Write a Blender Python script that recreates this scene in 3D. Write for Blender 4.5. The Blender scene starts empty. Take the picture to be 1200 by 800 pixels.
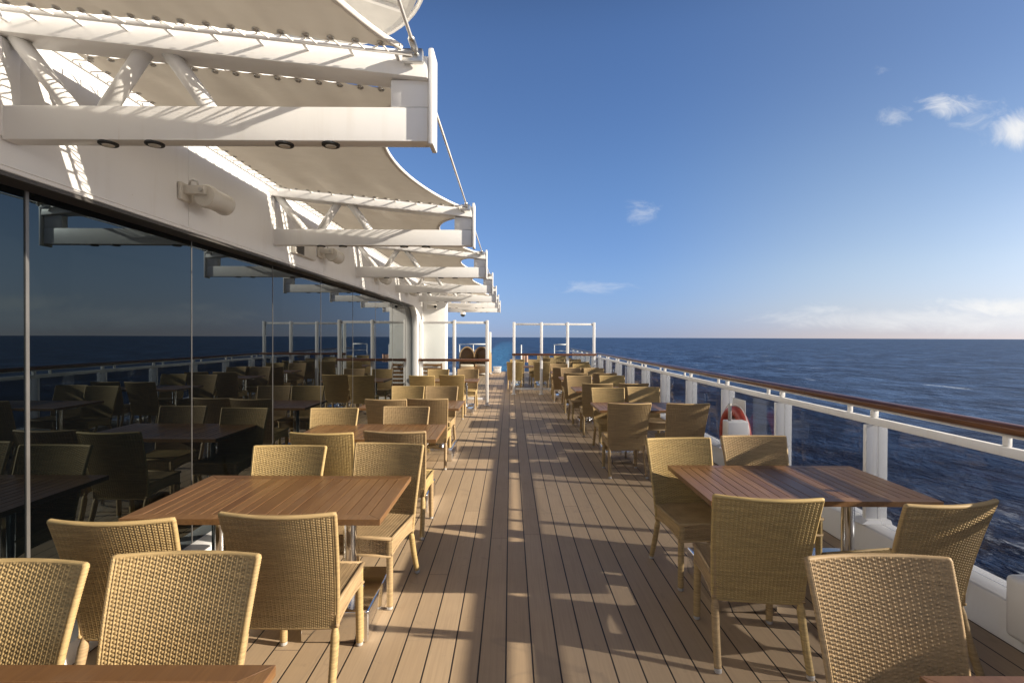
import bpy, bmesh, math, random
import numpy as np
from mathutils import Vector, Matrix, Euler

random.seed(7)
np.random.seed(7)
PI = math.pi
S = bpy.context.scene
C = S.collection

# ------------------------------------------------------------------ render / view
S.view_settings.view_transform = 'Standard'
S.view_settings.look = 'None'
S.view_settings.exposure = 1.05
S.view_settings.gamma = 1.0
S.view_settings.use_curve_mapping = False

SUN = Vector((1.0, -0.205, 0.376)).normalized()      # towards the sun
SUN_EL = math.asin(SUN.z)
SUN_AZ = math.atan2(SUN.x, SUN.y)                  # clockwise from +Y

# ------------------------------------------------------------------ node helpers
def new_mat(name):
    m = bpy.data.materials.new(name)
    m.use_nodes = True
    nt = m.node_tree
    nt.nodes.clear()
    out = nt.nodes.new('ShaderNodeOutputMaterial')
    return m, nt, out

def N(nt, kind, **kw):
    n = nt.nodes.new(kind)
    for k, v in kw.items():
        setattr(n, k, v)
    return n

def put(nt, sock, val):
    if isinstance(val, bpy.types.NodeSocket):
        nt.links.new(val, sock)
    else:
        if hasattr(sock, 'default_value'):
            dv = sock.default_value
            try:
                n = len(dv)
                if isinstance(val, (int, float)):
                    val = (val,) * n
                if n == 4 and len(val) == 3:
                    val = tuple(val) + (1.0,)
            except TypeError:
                pass
            sock.default_value = val

def M(nt, op, a, b=None, c=None, clamp=False):
    n = nt.nodes.new('ShaderNodeMath')
    n.operation = op
    n.use_clamp = clamp
    put(nt, n.inputs[0], a)
    if b is not None: put(nt, n.inputs[1], b)
    if c is not None: put(nt, n.inputs[2], c)
    return n.outputs[0]

def mixc(nt, fac, a, b, mode='MIX'):
    n = nt.nodes.new('ShaderNodeMix')
    n.data_type = 'RGBA'
    n.blend_type = mode
    put(nt, n.inputs[0], fac)
    put(nt, n.inputs[6], a)
    put(nt, n.inputs[7], b)
    return n.outputs[2]

def smooth(nt, x, lo, hi):
    n = nt.nodes.new('ShaderNodeMapRange')
    n.interpolation_type = 'SMOOTHSTEP'
    put(nt, n.inputs[0], x)
    n.inputs[1].default_value = lo
    n.inputs[2].default_value = hi
    n.inputs[3].default_value = 0.0
    n.inputs[4].default_value = 1.0
    return n.outputs[0]

def noise(nt, vec, scale, detail=4, rough=0.55, dist=0.0):
    n = nt.nodes.new('ShaderNodeTexNoise')
    if vec is not None: nt.links.new(vec, n.inputs['Vector'])
    n.inputs['Scale'].default_value = scale
    n.inputs['Detail'].default_value = detail
    n.inputs['Roughness'].default_value = rough
    n.inputs['Distortion'].default_value = dist
    return n.outputs['Fac']

def mapping(nt, vec, scale=(1, 1, 1), rot=(0, 0, 0)):
    n = nt.nodes.new('ShaderNodeMapping')
    nt.links.new(vec, n.inputs['Vector'])
    n.inputs['Scale'].default_value = scale
    n.inputs['Rotation'].default_value = rot
    return n.outputs[0]

def bump(nt, h, strength, dist=0.01):
    n = nt.nodes.new('ShaderNodeBump')
    nt.links.new(h, n.inputs['Height'])
    n.inputs['Strength'].default_value = strength
    n.inputs['Distance'].default_value = dist
    return n.outputs[0]

def principled(nt, out, base, rough=0.5, metal=0.0, normal=None, ior=None, spec=None):
    p = nt.nodes.new('ShaderNodeBsdfPrincipled')
    put(nt, p.inputs['Base Color'], base)
    put(nt, p.inputs['Roughness'], rough)
    put(nt, p.inputs['Metallic'], metal)
    if ior is not None: p.inputs['IOR'].default_value = ior
    if spec is not None: p.inputs['Specular IOR Level'].default_value = spec
    if normal is not None: nt.links.new(normal, p.inputs['Normal'])
    if out is not None: nt.links.new(p.outputs[0], out.inputs[0])
    return p

def world_pos(nt):
    return N(nt, 'ShaderNodeNewGeometry').outputs['Position']

def obj_coord(nt):
    return N(nt, 'ShaderNodeTexCoord').outputs['Object']

def obj_random(nt):
    return N(nt, 'ShaderNodeObjectInfo').outputs['Random']

# ------------------------------------------------------------------ materials
MAT = {}

def simple(name, col, rough=0.5, metal=0.0, var=0.08, scale=6.0, bumps=0.0, bscale=40.0, ior=None, spec=None):
    m, nt, out = new_mat(name)
    oc = obj_coord(nt)
    f = noise(nt, oc, scale, 5)
    lo = tuple(c * (1 - var) for c in col); hi = tuple(min(1, c * (1 + var)) for c in col)
    base = mixc(nt, smooth(nt, f, 0.3, 0.7), lo, hi)
    nrm = None
    if bumps > 0:
        nrm = bump(nt, noise(nt, oc, bscale, 3), bumps, 0.004)
    r = M(nt, 'ADD', rough - 0.06, M(nt, 'MULTIPLY', f, 0.12))
    principled(nt, out, base, r, metal, nrm, ior, spec)
    MAT[name] = m
    return m

def make_white():
    m, nt, out = new_mat('white_paint')
    wp = world_pos(nt)
    f = noise(nt, wp, 1.7, 6, 0.6)
    streak = noise(nt, mapping(nt, wp, (9, 9, 0.7)), 1.0, 4, 0.6)
    fine = noise(nt, wp, 26, 4, 0.6)
    d = M(nt, 'MULTIPLY', smooth(nt, streak, 0.52, 0.78), smooth(nt, f, 0.35, 0.75))
    base = mixc(nt, d, (0.77, 0.76, 0.74), (0.65, 0.615, 0.56))
    spots = smooth(nt, fine, 0.70, 0.78)
    base = mixc(nt, M(nt, 'MULTIPLY', spots, 0.35), base, (0.45, 0.38, 0.30))
    rz_ = noise(nt, mapping(nt, wp, (14, 14, 1.1)), 1.0, 5, 0.7)
    rm = M(nt, 'MULTIPLY', smooth(nt, rz_, 0.66, 0.76), smooth(nt, noise(nt, wp, 0.9, 2), 0.52, 0.66))
    base = mixc(nt, M(nt, 'MULTIPLY', rm, 0.45), base, (0.42, 0.27, 0.15))
    nrm = bump(nt, M(nt, 'ADD', noise(nt, wp, 2.6, 2), M(nt, 'MULTIPLY', fine, 0.06)), 0.35, 0.012)
    principled(nt, out, base, M(nt, 'ADD', 0.30, M(nt, 'MULTIPLY', f, 0.2)), 0, nrm)
    MAT['white'] = m
make_white()

def make_wicker(name, col):
    m, nt, out = new_mat(name)
    oc = obj_coord(nt)
    strand = noise(nt, mapping(nt, oc, (7, 7, 150)), 1.0, 3, 0.6)
    big = noise(nt, oc, 3.0, 3)
    rnd = obj_random(nt)
    lo = tuple(c * 0.78 for c in col); hi = tuple(min(1, c * 1.15) for c in col)
    base = mixc(nt, smooth(nt, strand, 0.3, 0.7), lo, hi)
    base = mixc(nt, M(nt, 'MULTIPLY', big, 0.22), base, (0.27, 0.205, 0.11))
    hsv = N(nt, 'ShaderNodeHueSaturation')
    put(nt, hsv.inputs['Hue'], M(nt, 'ADD', 0.492, M(nt, 'MULTIPLY', rnd, 0.014)))
    put(nt, hsv.inputs['Saturation'], M(nt, 'ADD', 0.92, M(nt, 'MULTIPLY', rnd, 0.12)))
    put(nt, hsv.inputs['Value'], M(nt, 'ADD', 0.86, M(nt, 'MULTIPLY', rnd, 0.22)))
    nt.links.new(base, hsv.inputs['Color'])
    principled(nt, out, hsv.outputs[0], 0.58, 0, None, None, 0.25)
    MAT[name] = m
make_wicker('wicker', (0.440, 0.306, 0.140))

def make_teak():
    m, nt, out = new_mat('teak')
    oc = obj_coord(nt)
    isl = N(nt, 'ShaderNodeNewGeometry').outputs['Random Per Island']
    off = N(nt, 'ShaderNodeCombineXYZ')
    put(nt, off.inputs[0], M(nt, 'MULTIPLY', isl, 37.0)); put(nt, off.inputs[1], M(nt, 'MULTIPLY', isl, 91.0))
    va = N(nt, 'ShaderNodeVectorMath', operation='ADD')
    nt.links.new(oc, va.inputs[0]); nt.links.new(off.outputs[0], va.inputs[1])
    grain = noise(nt, mapping(nt, va.outputs[0], (55, 3.0, 55)), 1.0, 6, 0.65, 0.6)
    fine = noise(nt, mapping(nt, va.outputs[0], (220, 8, 220)), 1.0, 3)
    blot = noise(nt, va.outputs[0], 4.0, 4)
    a = mixc(nt, isl, (0.150, 0.072, 0.026), (0.265, 0.140, 0.056))
    base = mixc(nt, smooth(nt, grain, 0.30, 0.72), mixc(nt, 0.5, a, (0.085, 0.034, 0.014)), a)
    base = mixc(nt, M(nt, 'MULTIPLY', smooth(nt, blot, 0.45, 0.8), 0.35), base, (0.20, 0.125, 0.075))
    base = mixc(nt, M(nt, 'MULTIPLY', smooth(nt, fine, 0.55, 0.7), 0.35), base, (0.07, 0.03, 0.014))
    rg = noise(nt, oc, 3.2, 1, 0.4, 2.5)
    rgm = M(nt, 'SUBTRACT', 1.0, smooth(nt, M(nt, 'ABSOLUTE', M(nt, 'SUBTRACT', rg, 0.58)), 0.0, 0.01))
    base = mixc(nt, M(nt, 'MULTIPLY', rgm, 0.22), base, (0.09, 0.045, 0.02))
    rgh = M(nt, 'ADD', 0.24, M(nt, 'MULTIPLY', blot, 0.26))
    nrm = bump(nt, M(nt, 'ADD', grain, M(nt, 'MULTIPLY', fine, 0.5)), 0.15, 0.0012)
    principled(nt, out, base, rgh, 0, nrm)
    MAT['teak'] = m
make_teak()

def make_rail_wood():
    m, nt, out = new_mat('varnished_handrail')
    wp = world_pos(nt)
    grain = noise(nt, mapping(nt, wp, (60, 1.5, 60)), 1.0, 6, 0.6, 0.4)
    base = mixc(nt, smooth(nt, grain, 0.3, 0.7), (0.075, 0.030, 0.014), (0.17, 0.072, 0.034))
    joint = M(nt, 'FRACT', M(nt, 'DIVIDE', M(nt, 'ADD', N_sep(nt, wp, 1), 0.6), 2.84))
    base = mixc(nt, M(nt, 'LESS_THAN', joint, 0.0025), base, (0.01, 0.006, 0.004))
    principled(nt, out, base, 0.30, 0, bump(nt, grain, 0.15, 0.002))
    MAT['rail_wood'] = m

def N_sep(nt, vec, i):
    n = nt.nodes.new('ShaderNodeSeparateXYZ')
    nt.links.new(vec, n.inputs[0])
    return n.outputs[i]
make_rail_wood()

def make_deck():
    m, nt, out = new_mat('deck_boards')
    wp = world_pos(nt)
    x = N_sep(nt, wp, 0); y = N_sep(nt, wp, 1)
    P = 0.141
    q = M(nt, 'DIVIDE', M(nt, 'ADD', x, 0.017), P)
    idx = M(nt, 'FLOOR', q)
    t = M(nt, 'FRACT', q)
    edge = M(nt, 'ABSOLUTE', M(nt, 'SUBTRACT', t, 0.5))
    caulk = smooth(nt, edge, 0.5 - 0.0052 / P, 0.5 - 0.0032 / P)
    wn = N(nt, 'ShaderNodeTexWhiteNoise', noise_dimensions='1D')
    nt.links.new(idx, wn.inputs['W'])
    r = wn.outputs['Value']
    # butt joints
    yy = M(nt, 'DIVIDE', M(nt, 'ADD', y, M(nt, 'MULTIPLY', r, 5.2)), 5.2)
    seg = M(nt, 'FLOOR', yy)
    jt = M(nt, 'LESS_THAN', M(nt, 'FRACT', yy), 0.0007)
    comb = N(nt, 'ShaderNodeCombineXYZ')
    nt.links.new(idx, comb.inputs[0]); nt.links.new(seg, comb.inputs[1])
    wn2 = N(nt, 'ShaderNodeTexWhiteNoise', noise_dimensions='2D')
    nt.links.new(comb.outputs[0], wn2.inputs['Vector'])
    rb = wn2.outputs['Value']
    grain = noise(nt, mapping(nt, wp, (85, 2.2, 1)), 1.0, 5, 0.6, 0.3)
    stain = noise(nt, wp, 1.3, 6, 0.62)
    scuff = noise(nt, mapping(nt, wp, (6, 2, 1)), 3.0, 6, 0.7)
    base = mixc(nt, rb, (0.415, 0.298, 0.182), (0.490, 0.358, 0.224))
    base = mixc(nt, M(nt, 'MULTIPLY', smooth(nt, grain, 0.35, 0.7), 0.28), base, (0.29, 0.20, 0.128))
    base = mixc(nt, M(nt, 'MULTIPLY', smooth(nt, stain, 0.45, 0.75), 0.30), base, (0.30, 0.23, 0.16))
    base = mixc(nt, M(nt, 'MULTIPLY', smooth(nt, scuff, 0.62, 0.75), 0.25), base, (0.46, 0.37, 0.28))
    drip = noise(nt, wp, 5.5, 7, 0.7, 1.2)
    base = mixc(nt, M(nt, 'MULTIPLY', smooth(nt, drip, 0.60, 0.66), 0.22), base, (0.22, 0.165, 0.115))
    spill = noise(nt, wp, 0.8, 2, 0.5, 2.0)
    ringm = M(nt, 'SUBTRACT', 1.0, smooth(nt, M(nt, 'ABSOLUTE', M(nt, 'SUBTRACT', spill, 0.62)), 0.0, 0.012))
    base = mixc(nt, M(nt, 'MULTIPLY', ringm, 0.25), base, (0.24, 0.185, 0.135))
    gap = M(nt, 'MAXIMUM', caulk, jt)
    base = mixc(nt, gap, base, (0.020, 0.015, 0.012))
    h = M(nt, 'SUBTRACT', M(nt, 'MULTIPLY', grain, 0.10), gap)
    nrm = bump(nt, h, 0.55, 0.004)
    rgh = M(nt, 'ADD', 0.46, M(nt, 'MULTIPLY', stain, 0.25))
    principled(nt, out, base, rgh, 0, nrm, None, 0.4)
    MAT['deck'] = m
make_deck()

def make_sea():
    m, nt, out = new_mat('sea_water')
    wp = world_pos(nt)
    x = N_sep(nt, wp, 0); y = N_sep(nt, wp, 1)
    flat = mapping(nt, wp, (1, 1, 0))
    rotv = mapping(nt, wp, (1, 0.55, 0), (0, 0, 0.5))
    n1 = noise(nt, rotv, 0.055, 6, 0.62, 0.5)
    n2 = noise(nt, rotv, 0.22, 6, 0.65, 0.4)
    n3 = noise(nt, flat, 0.9, 5, 0.65)
    n4 = noise(nt, flat, 0.012, 4, 0.6)
    n5 = noise(nt, flat, 0.0022, 3, 0.6)
    fa = noise(nt, mapping(nt, wp, (1, 0.8, 0), (0, 0, 0.35)), 0.030, 6, 0.62, 0.6)
    fb_ = noise(nt, mapping(nt, wp, (1, 0.7, 0), (0, 0, -0.2)), 0.10, 6, 0.66, 0.5)
    h = M(nt, 'ADD', M(nt, 'ADD', M(nt, 'MULTIPLY', n1, 5.0), M(nt, 'MULTIPLY', n2, 2.2)), M(nt, 'MULTIPLY', n3, 0.5))
    nrm = bump(nt, h, 0.9, 1.0)
    mixn = M(nt, 'ADD', M(nt, 'MULTIPLY', fa, 0.50), M(nt, 'ADD', M(nt, 'MULTIPLY', fb_, 0.36), M(nt, 'MULTIPLY', n3, 0.14)))
    chop = smooth(nt, mixn, 0.42, 0.60)
    base = mixc(nt, chop, (0.004, 0.013, 0.048), (0.058, 0.112, 0.230))  # light and dark wave faces painted into the water colour
    base = mixc(nt, M(nt, 'MULTIPLY', smooth(nt, mixn, 0.60, 0.70), 0.5), base, (0.16, 0.21, 0.29))
    base = mixc(nt, M(nt, 'MULTIPLY', smooth(nt, n5, 0.4, 0.65), 0.22), base, (0.012, 0.028, 0.078))
    # wake of the ship astern: aerated turquoise water
    wob = M(nt, 'MULTIPLY', M(nt, 'SUBTRACT', n4, 0.5), 22.0)
    dx = M(nt, 'ABSOLUTE', M(nt, 'ADD', M(nt, 'ADD', x, 14.0), wob))
    wide = M(nt, 'ADD', 14.0, M(nt, 'MULTIPLY', M(nt, 'MAXIMUM', y, 0.0), 0.012))
    wk = M(nt, 'SUBTRACT', 1.0, M(nt, 'DIVIDE', dx, wide), clamp=True)
    wk = smooth(nt, wk, 0.0, 0.55)
    fade = M(nt, 'SUBTRACT', 1.0, smooth(nt, y, 150.0, 3500.0))
    start = smooth(nt, y, 30.0, 60.0)
    wk = M(nt, 'MULTIPLY', M(nt, 'MULTIPLY', wk, fade), start)
    base = mixc(nt, M(nt, 'MULTIPLY', wk, 0.9), base, (0.050, 0.175, 0.33))
    # bow wave foam running along the side, and whitecaps
    streakv = mapping(nt, wp, (0.55, 0.10, 0), (0, 0, -0.35))
    f1 = noise(nt, streakv, 1.0, 8, 0.72, 1.2)
    f2 = noise(nt, flat, 0.8, 8, 0.7, 0.8)
    line = M(nt, 'ADD', 49.0, M(nt, 'MULTIPLY', M(nt, 'SUBTRACT', y, 48.0), 0.42))
    g = M(nt, 'DIVIDE', M(nt, 'SUBTRACT', x, line), 11.0)
    gm = M(nt, 'EXPONENT', M(nt, 'MULTIPLY', M(nt, 'MULTIPLY', g, g), -1.0))
    gm = M(nt, 'MULTIPLY', gm, M(nt, 'SUBTRACT', 1.0, smooth(nt, y, 60.0, 90.0)))
    foam = M(nt, 'MULTIPLY', gm, smooth(nt, M(nt, 'ADD', M(nt, 'MULTIPLY', f1, 0.6), M(nt, 'MULTIPLY', f2, 0.5)), 0.56, 0.68))
    cap = noise(nt, mapping(nt, wp, (0.060, 0.028, 0)), 1.0, 4, 0.7, 0.6)
    cap = M(nt, 'MULTIPLY', smooth(nt, cap, 0.66, 0.70), smooth(nt, n3, 0.42, 0.52))
    cap = M(nt, 'MULTIPLY', cap, smooth(nt, y, 70.0, 110.0))
    foam = M(nt, 'MAXIMUM', foam, cap)
    base = mixc(nt, M(nt, 'MULTIPLY', foam, 0.8), base, (0.62, 0.66, 0.70))
    p = principled(nt, out, base, 0.38, 0, nrm, 1.33, 0.16)
    MAT['sea'] = m
make_sea()

def make_glass(name, tint, gloss_col=(1, 1, 1), ior=1.5, rough=0.0):
    m, nt, out = new_mat(name)
    tr = N(nt, 'ShaderNodeBsdfTransparent'); put(nt, tr.inputs[0], tint)
    gl = N(nt, 'ShaderNodeBsdfGlossy'); put(nt, gl.inputs['Color'], gloss_col); gl.inputs['Roughness'].default_value = rough
    geo = N(nt, 'ShaderNodeNewGeometry')
    dt = N(nt, 'ShaderNodeVectorMath', operation='DOT_PRODUCT')
    nt.links.new(geo.outputs['Incoming'], dt.inputs[0]); nt.links.new(geo.outputs['Normal'], dt.inputs[1])
    f0 = ((ior - 1) / (ior + 1)) ** 2
    om = M(nt, 'SUBTRACT', 1.0, M(nt, 'ABSOLUTE', dt.outputs['Value']), clamp=True)
    frv = M(nt, 'ADD', f0, M(nt, 'MULTIPLY', M(nt, 'POWER', om, 5.0), (1 - f0) * 0.8))
    mx = N(nt, 'ShaderNodeMixShader')
    nt.links.new(frv, mx.inputs[0]); nt.links.new(tr.outputs[0], mx.inputs[1]); nt.links.new(gl.outputs[0], mx.inputs[2])
    nt.links.new(mx.outputs[0], out.inputs[0])
    MAT[name] = m
make_glass('rail_glass', (0.60, 0.615, 0.65), ior=1.45)
make_glass('screen_glass', (0.93, 0.955, 0.96), ior=1.18)

def make_facade_glass():
    m, nt, out = new_mat('dark_window_glass')
    wp = world_pos(nt)
    smear = noise(nt, mapping(nt, wp, (1, 3, 0.8)), 2.0, 6, 0.65)
    wav = noise(nt, wp, 0.9, 1, 0.4)
    r = M(nt, 'MULTIPLY', smooth(nt, smear, 0.5, 0.9), 0.05)
    p = principled(nt, out, (0.0010, 0.0013, 0.0017), r, 0, bump(nt, wav, 0.06, 0.01), 1.80)
    put(nt, p.inputs['Specular Tint'], (0.66, 0.88, 1.0))
    MAT['facade_glass'] = m
make_facade_glass()

def make_sail():
    m, nt, out = new_mat('awning_fabric')
    oc = world_pos(nt)
    wv = noise(nt, mapping(nt, oc, (1.2, 5.0, 1)), 1.0, 3, 0.5, 0.3)
    soft = noise(nt, oc, 2.2, 5, 0.6)
    base = mixc(nt, smooth(nt, soft, 0.35, 0.7), (0.60, 0.555, 0.48), (0.68, 0.635, 0.56))
    nrm = bump(nt, wv, 0.5, 0.03)
    p = principled(nt, None, base, 0.62, 0, nrm, None, 0.3)
    tl = N(nt, 'ShaderNodeBsdfTranslucent'); put(nt, tl.inputs[0], (0.70, 0.64, 0.54))
    nt.links.new(nrm, tl.inputs['Normal'])
    mx = N(nt, 'ShaderNodeMixShader'); mx.inputs[0].default_value = 0.15
    nt.links.new(p.outputs[0], mx.inputs[1]); nt.links.new(tl.outputs[0], mx.inputs[2])
    nt.links.new(mx.outputs[0], out.inputs[0])
    MAT['sail'] = m
make_sail()

simple('chrome', (0.80, 0.80, 0.80), 0.13, 1.0, 0.04)
simple('steel', (0.52, 0.51, 0.49), 0.32, 1.0, 0.08)
simple('foot_grey', (0.42, 0.40, 0.37), 0.45)
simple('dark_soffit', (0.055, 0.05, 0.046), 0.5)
simple('black_rubber', (0.018, 0.018, 0.018), 0.5)
simple('lamp_grey', (0.60, 0.57, 0.51), 0.45, 0, 0.05)
simple('grille_dark', (0.12, 0.105, 0.08), 0.6, 0.0, 0.3, 60)
simple('mullion', (0.20, 0.19, 0.18), 0.4, 0.6)
simple('rope', (0.78, 0.75, 0.70), 0.7)
simple('orange', (0.36, 0.055, 0.035), 0.45, 0, 0.12)
simple('reflective_band', (0.78, 0.78, 0.78), 0.4)
simple('pink_towel', (0.70, 0.42, 0.30), 0.9, 0, 0.1)
simple('cream_cushion', (0.72, 0.64, 0.50), 0.9, 0, 0.08)
simple('brown_wicker', (0.36, 0.235, 0.12), 0.6, 0, 0.25, 40, 0.5, 120)
simple('waterway', (0.20, 0.15, 0.115), 0.55, 0, 0.12, 5, 0.2, 60)
simple('overhang_grey', (0.60, 0.585, 0.55), 0.4, 0, 0.06, 3)
simple('hull_white', (0.75, 0.75, 0.75), 0.4)

# ------------------------------------------------------------------ mesh helpers
class MB:
    def __init__(self):
        self.v = []; self.f = []
    def add(self, verts, faces):
        o = len(self.v)
        self.v.extend([tuple(p) for p in verts])
        self.f.extend([tuple(i + o for i in f) for f in faces])
        return self
    def box(self, a, b):
        x0, y0, z0 = a; x1, y1, z1 = b
        vs = [(x0, y0, z0), (x1, y0, z0), (x1, y1, z0), (x0, y1, z0), (x0, y0, z1), (x1, y0, z1), (x1, y1, z1), (x0, y1, z1)]
        return self.add(vs, [(3, 2, 1, 0), (4, 5, 6, 7), (0, 1, 5, 4), (1, 2, 6, 5), (2, 3, 7, 6), (3, 0, 4, 7)])
    def prism(self, ring0, ring1):
        n = len(ring0)
        fs = [(i, (i + 1) % n, n + (i + 1) % n, n + i) for i in range(n)]
        fs += [tuple(range(n - 1, -1, -1)), tuple(range(n, 2 * n))]
        return self.add(list(ring0) + list(ring1), fs)
    def path(self, pts, r, n=8, caps=True, closed=False, sq=1.0):
        pts = [Vector(p) for p in pts]
        k = len(pts)
        rs = r if isinstance(r, (list, tuple, np.ndarray)) else [r] * k
        o = len(self.v)
        up = None
        for i, p in enumerate(pts):
            if closed:
                d = pts[(i + 1) % k] - pts[i - 1]
            else:
                d = pts[min(i + 1, k - 1)] - pts[max(i - 1, 0)]
            if d.length < 1e-9: d = Vector((0, 0, 1))
            d.normalize()
            if up is None:
                up = Vector((0, 0, 1)) if abs(d.z) < 0.9 else Vector((0, 1, 0))
            a = d.cross(up)
            if a.length < 1e-6:
                a = d.orthogonal()
            a.normalize()
            b = a.cross(d).normalized()
            up = b
            for j in range(n):
                t = 2 * PI * j / n
                q = p + (a * math.cos(t) + b * math.sin(t)) * rs[i]
                self.v.append(tuple(q))
        m = k if closed else k - 1
        for i in range(m):
            i2 = (i + 1) % k
            for j in range(n):
                j2 = (j + 1) % n
                self.f.append((o + i * n + j, o + i * n + j2, o + i2 * n + j2, o + i2 * n + j))
        if caps and not closed:
            self.f.append(tuple(o + j for j in range(n - 1, -1, -1)))
            self.f.append(tuple(o + (k - 1) * n + j for j in range(n)))
        return self
    def lathe(self, prof, centre=(0, 0, 0), n=32, axis='z'):
        o = len(self.v); k = len(prof)
        for (r, h) in prof:
            for j in range(n):
                t = 2 * PI * j / n
                c, s = r * math.cos(t), r * math.sin(t)
                if axis == 'z': p = (centre[0] + c, centre[1] + s, centre[2] + h)
                elif axis == 'y': p = (centre[0] + s, centre[1] + h, centre[2] + c)
                else: p = (centre[0] + h, centre[1] + c, centre[2] + s)
                self.v.append(p)
        for i in range(k - 1):
            for j in range(n):
                j2 = (j + 1) % n
                self.f.append((o + i * n + j, o + i * n + j2, o + (i + 1) * n + j2, o + (i + 1) * n + j))
        self.f.append(tuple(o + j for j in range(n - 1, -1, -1)))
        self.f.append(tuple(o + (k - 1) * n + j for j in range(n)))
        return self
    def grid(self, P):
        """P: array (a,b,3)"""
        a, b = P.shape[:2]
        o = len(self.v)
        self.v.extend(map(tuple, P.reshape(-1, 3).tolist()))
        for i in range(a - 1):
            r0 = o + i * b; r1 = r0 + b
            self.f.extend([(r0 + j, r0 + j + 1, r1 + j + 1, r1 + j) for j in range(b - 1)])
        return self
    def torus(self, c, R, r, normal=(0, 0, 1), n=14, m=6):
        nv = Vector(normal).normalized()
        a = nv.orthogonal().normalized(); b = nv.cross(a)
        pts = [Vector(c) + (a * math.cos(2 * PI * i / n) + b * math.sin(2 * PI * i / n)) * R for i in range(n)]
        return self.path(pts, r, m, closed=True)
    def mesh(self, name, mat, bevel=0.0, smooth_=False, segs=2, fix=True):
        me = bpy.data.meshes.new(name)
        me.from_pydata(self.v, [], self.f)
        me.update()
        if bevel > 0 or fix:
            bm = bmesh.new(); bm.from_mesh(me)
            if fix: bmesh.ops.recalc_face_normals(bm, faces=bm.faces)
            if bevel > 0:
                es = [e for e in bm.edges if len(e.link_faces) == 2 and e.calc_face_angle(0) > 0.6]
                bmesh.ops.bevel(bm, geom=es, offset=bevel, segments=segs, affect='EDGES', profile=0.5, clamp_overlap=True)
            bm.to_mesh(me); bm.free()
        if smooth_:
            me.polygons.foreach_set('use_smooth', [True] * len(me.polygons))
        elif bevel > 0:
            me.polygons.foreach_set('use_smooth', [True] * len(me.polygons))
            me.set_sharp_from_angle(angle=0.7)
        me.materials.append(MAT[mat])
        return me
    def build(self, name, mat, parent=None, bevel=0.0, smooth_=False, segs=2, fix=True, loc=None):
        o = bpy.data.objects.new(name, self.mesh(name, mat, bevel, smooth_, segs, fix))
        C.objects.link(o)
        if parent is not None: o.parent = parent
        if loc is not None: o.location = loc
        return o

def tag(o, label=None, cat=None, group=None, kind=None):
    if label: o['label'] = label
    if cat: o['category'] = cat
    if group: o['group'] = group
    if kind: o['kind'] = kind
    return o

def thing(name, label, cat, loc=(0, 0, 0), rz=0, group=None):
    o = bpy.data.objects.new(name, None)
    o.empty_display_size = 0.1
    C.objects.link(o)
    o.location = loc; o.rotation_euler = (0, 0, rz)
    return tag(o, label, cat, group)

def copy_tree(src, loc, rz, label=None, group=None, parent=None):
    r = src.copy(); C.objects.link(r)
    if parent is None:
        r.location = loc; r.rotation_euler = (0, 0, rz)
        if label: r['label'] = label
        if group: r['group'] = group
    else:
        r.parent = parent
    for ch in list(src.children):
        copy_tree(ch, None, None, parent=r)
    return r

# ------------------------------------------------------------------ world
W = bpy.data.worlds.new('World'); S.world = W
W.use_nodes = True
nt = W.node_tree; nt.nodes.clear()
wo = N(nt, 'ShaderNodeOutputWorld'); bg = N(nt, 'ShaderNodeBackground')
sky = N(nt, 'ShaderNodeTexSky'); sky.sky_type = 'NISHITA'; sky.sun_disc = False
sky.sun_elevation = SUN_EL; sky.sun_rotation = SUN_AZ
sky.altitude = 30; sky.air_density = 1.0; sky.dust_density = 0.0; sky.ozone_density = 3.0
tc = N(nt, 'ShaderNodeTexCoord').outputs['Generated']
dx, dy, dz = N_sep(nt, tc, 0), N_sep(nt, tc, 1), N_sep(nt, tc, 2)
yy = M(nt, 'MAXIMUM', dy, 0.02)
u = M(nt, 'DIVIDE', dx, yy); v = M(nt, 'DIVIDE', dz, yy)
front = smooth(nt, dy, 0.05, 0.2)
uv = N(nt, 'ShaderNodeCombineXYZ'); nt.links.new(u, uv.inputs[0]); nt.links.new(v, uv.inputs[1])
def cloud(u0, v0, su, sv, sc, lo, hi, stretch, amt):
    a = M(nt, 'DIVIDE', M(nt, 'SUBTRACT', u, u0), su); b = M(nt, 'DIVIDE', M(nt, 'SUBTRACT', v, v0), sv)
    g = M(nt, 'EXPONENT', M(nt, 'MULTIPLY', M(nt, 'ADD', M(nt, 'MULTIPLY', a, a), M(nt, 'MULTIPLY', b, b)), -1.0))
    n_ = noise(nt, mapping(nt, uv.outputs[0], (1, stretch, 1)), sc, 9, 0.66, 0.9)
    k = M(nt, 'SUBTRACT', n_, M(nt, 'MULTIPLY', M(nt, 'SUBTRACT', 1.0, g), 0.62))
    return M(nt, 'MULTIPLY', smooth(nt, k, lo, hi), amt)
cl = [cloud(0.745, 0.432, 0.060, 0.034, 14, 0.26, 0.74, 1.3, 0.55),
      cloud(0.860, 0.452, 0.095, 0.036, 12, 0.22, 0.74, 1.9, 0.80),
      cloud(0.995, 0.405, 0.105, 0.060, 8, 0.22, 0.62, 1.3, 0.95),
      cloud(0.930, 0.425, 0.170, 0.060, 12, 0.36, 0.85, 1.8, 0.45),
      cloud(0.255, 0.245, 0.060, 0.040, 15, 0.28, 0.85, 1.5, 0.50),
      cloud(0.165, 0.096, 0.095, 0.020, 14, 0.20, 0.85, 3.2, 0.55),
      cloud(0.72, 0.525, 0.045, 0.02, 22, 0.35, 0.85, 1.5, 0.25),
      cloud(0.85, 0.036, 0.55, 0.032, 6, 0.20, 0.70, 2.6, 0.62),
      cloud(1.00, 0.058, 0.28, 0.034, 10, 0.24, 0.62, 1.7, 0.95),
      cloud(0.62, 0.058, 0.10, 0.018, 16, 0.24, 0.8, 2.2, 0.55)]
cm = cl[0]
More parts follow.
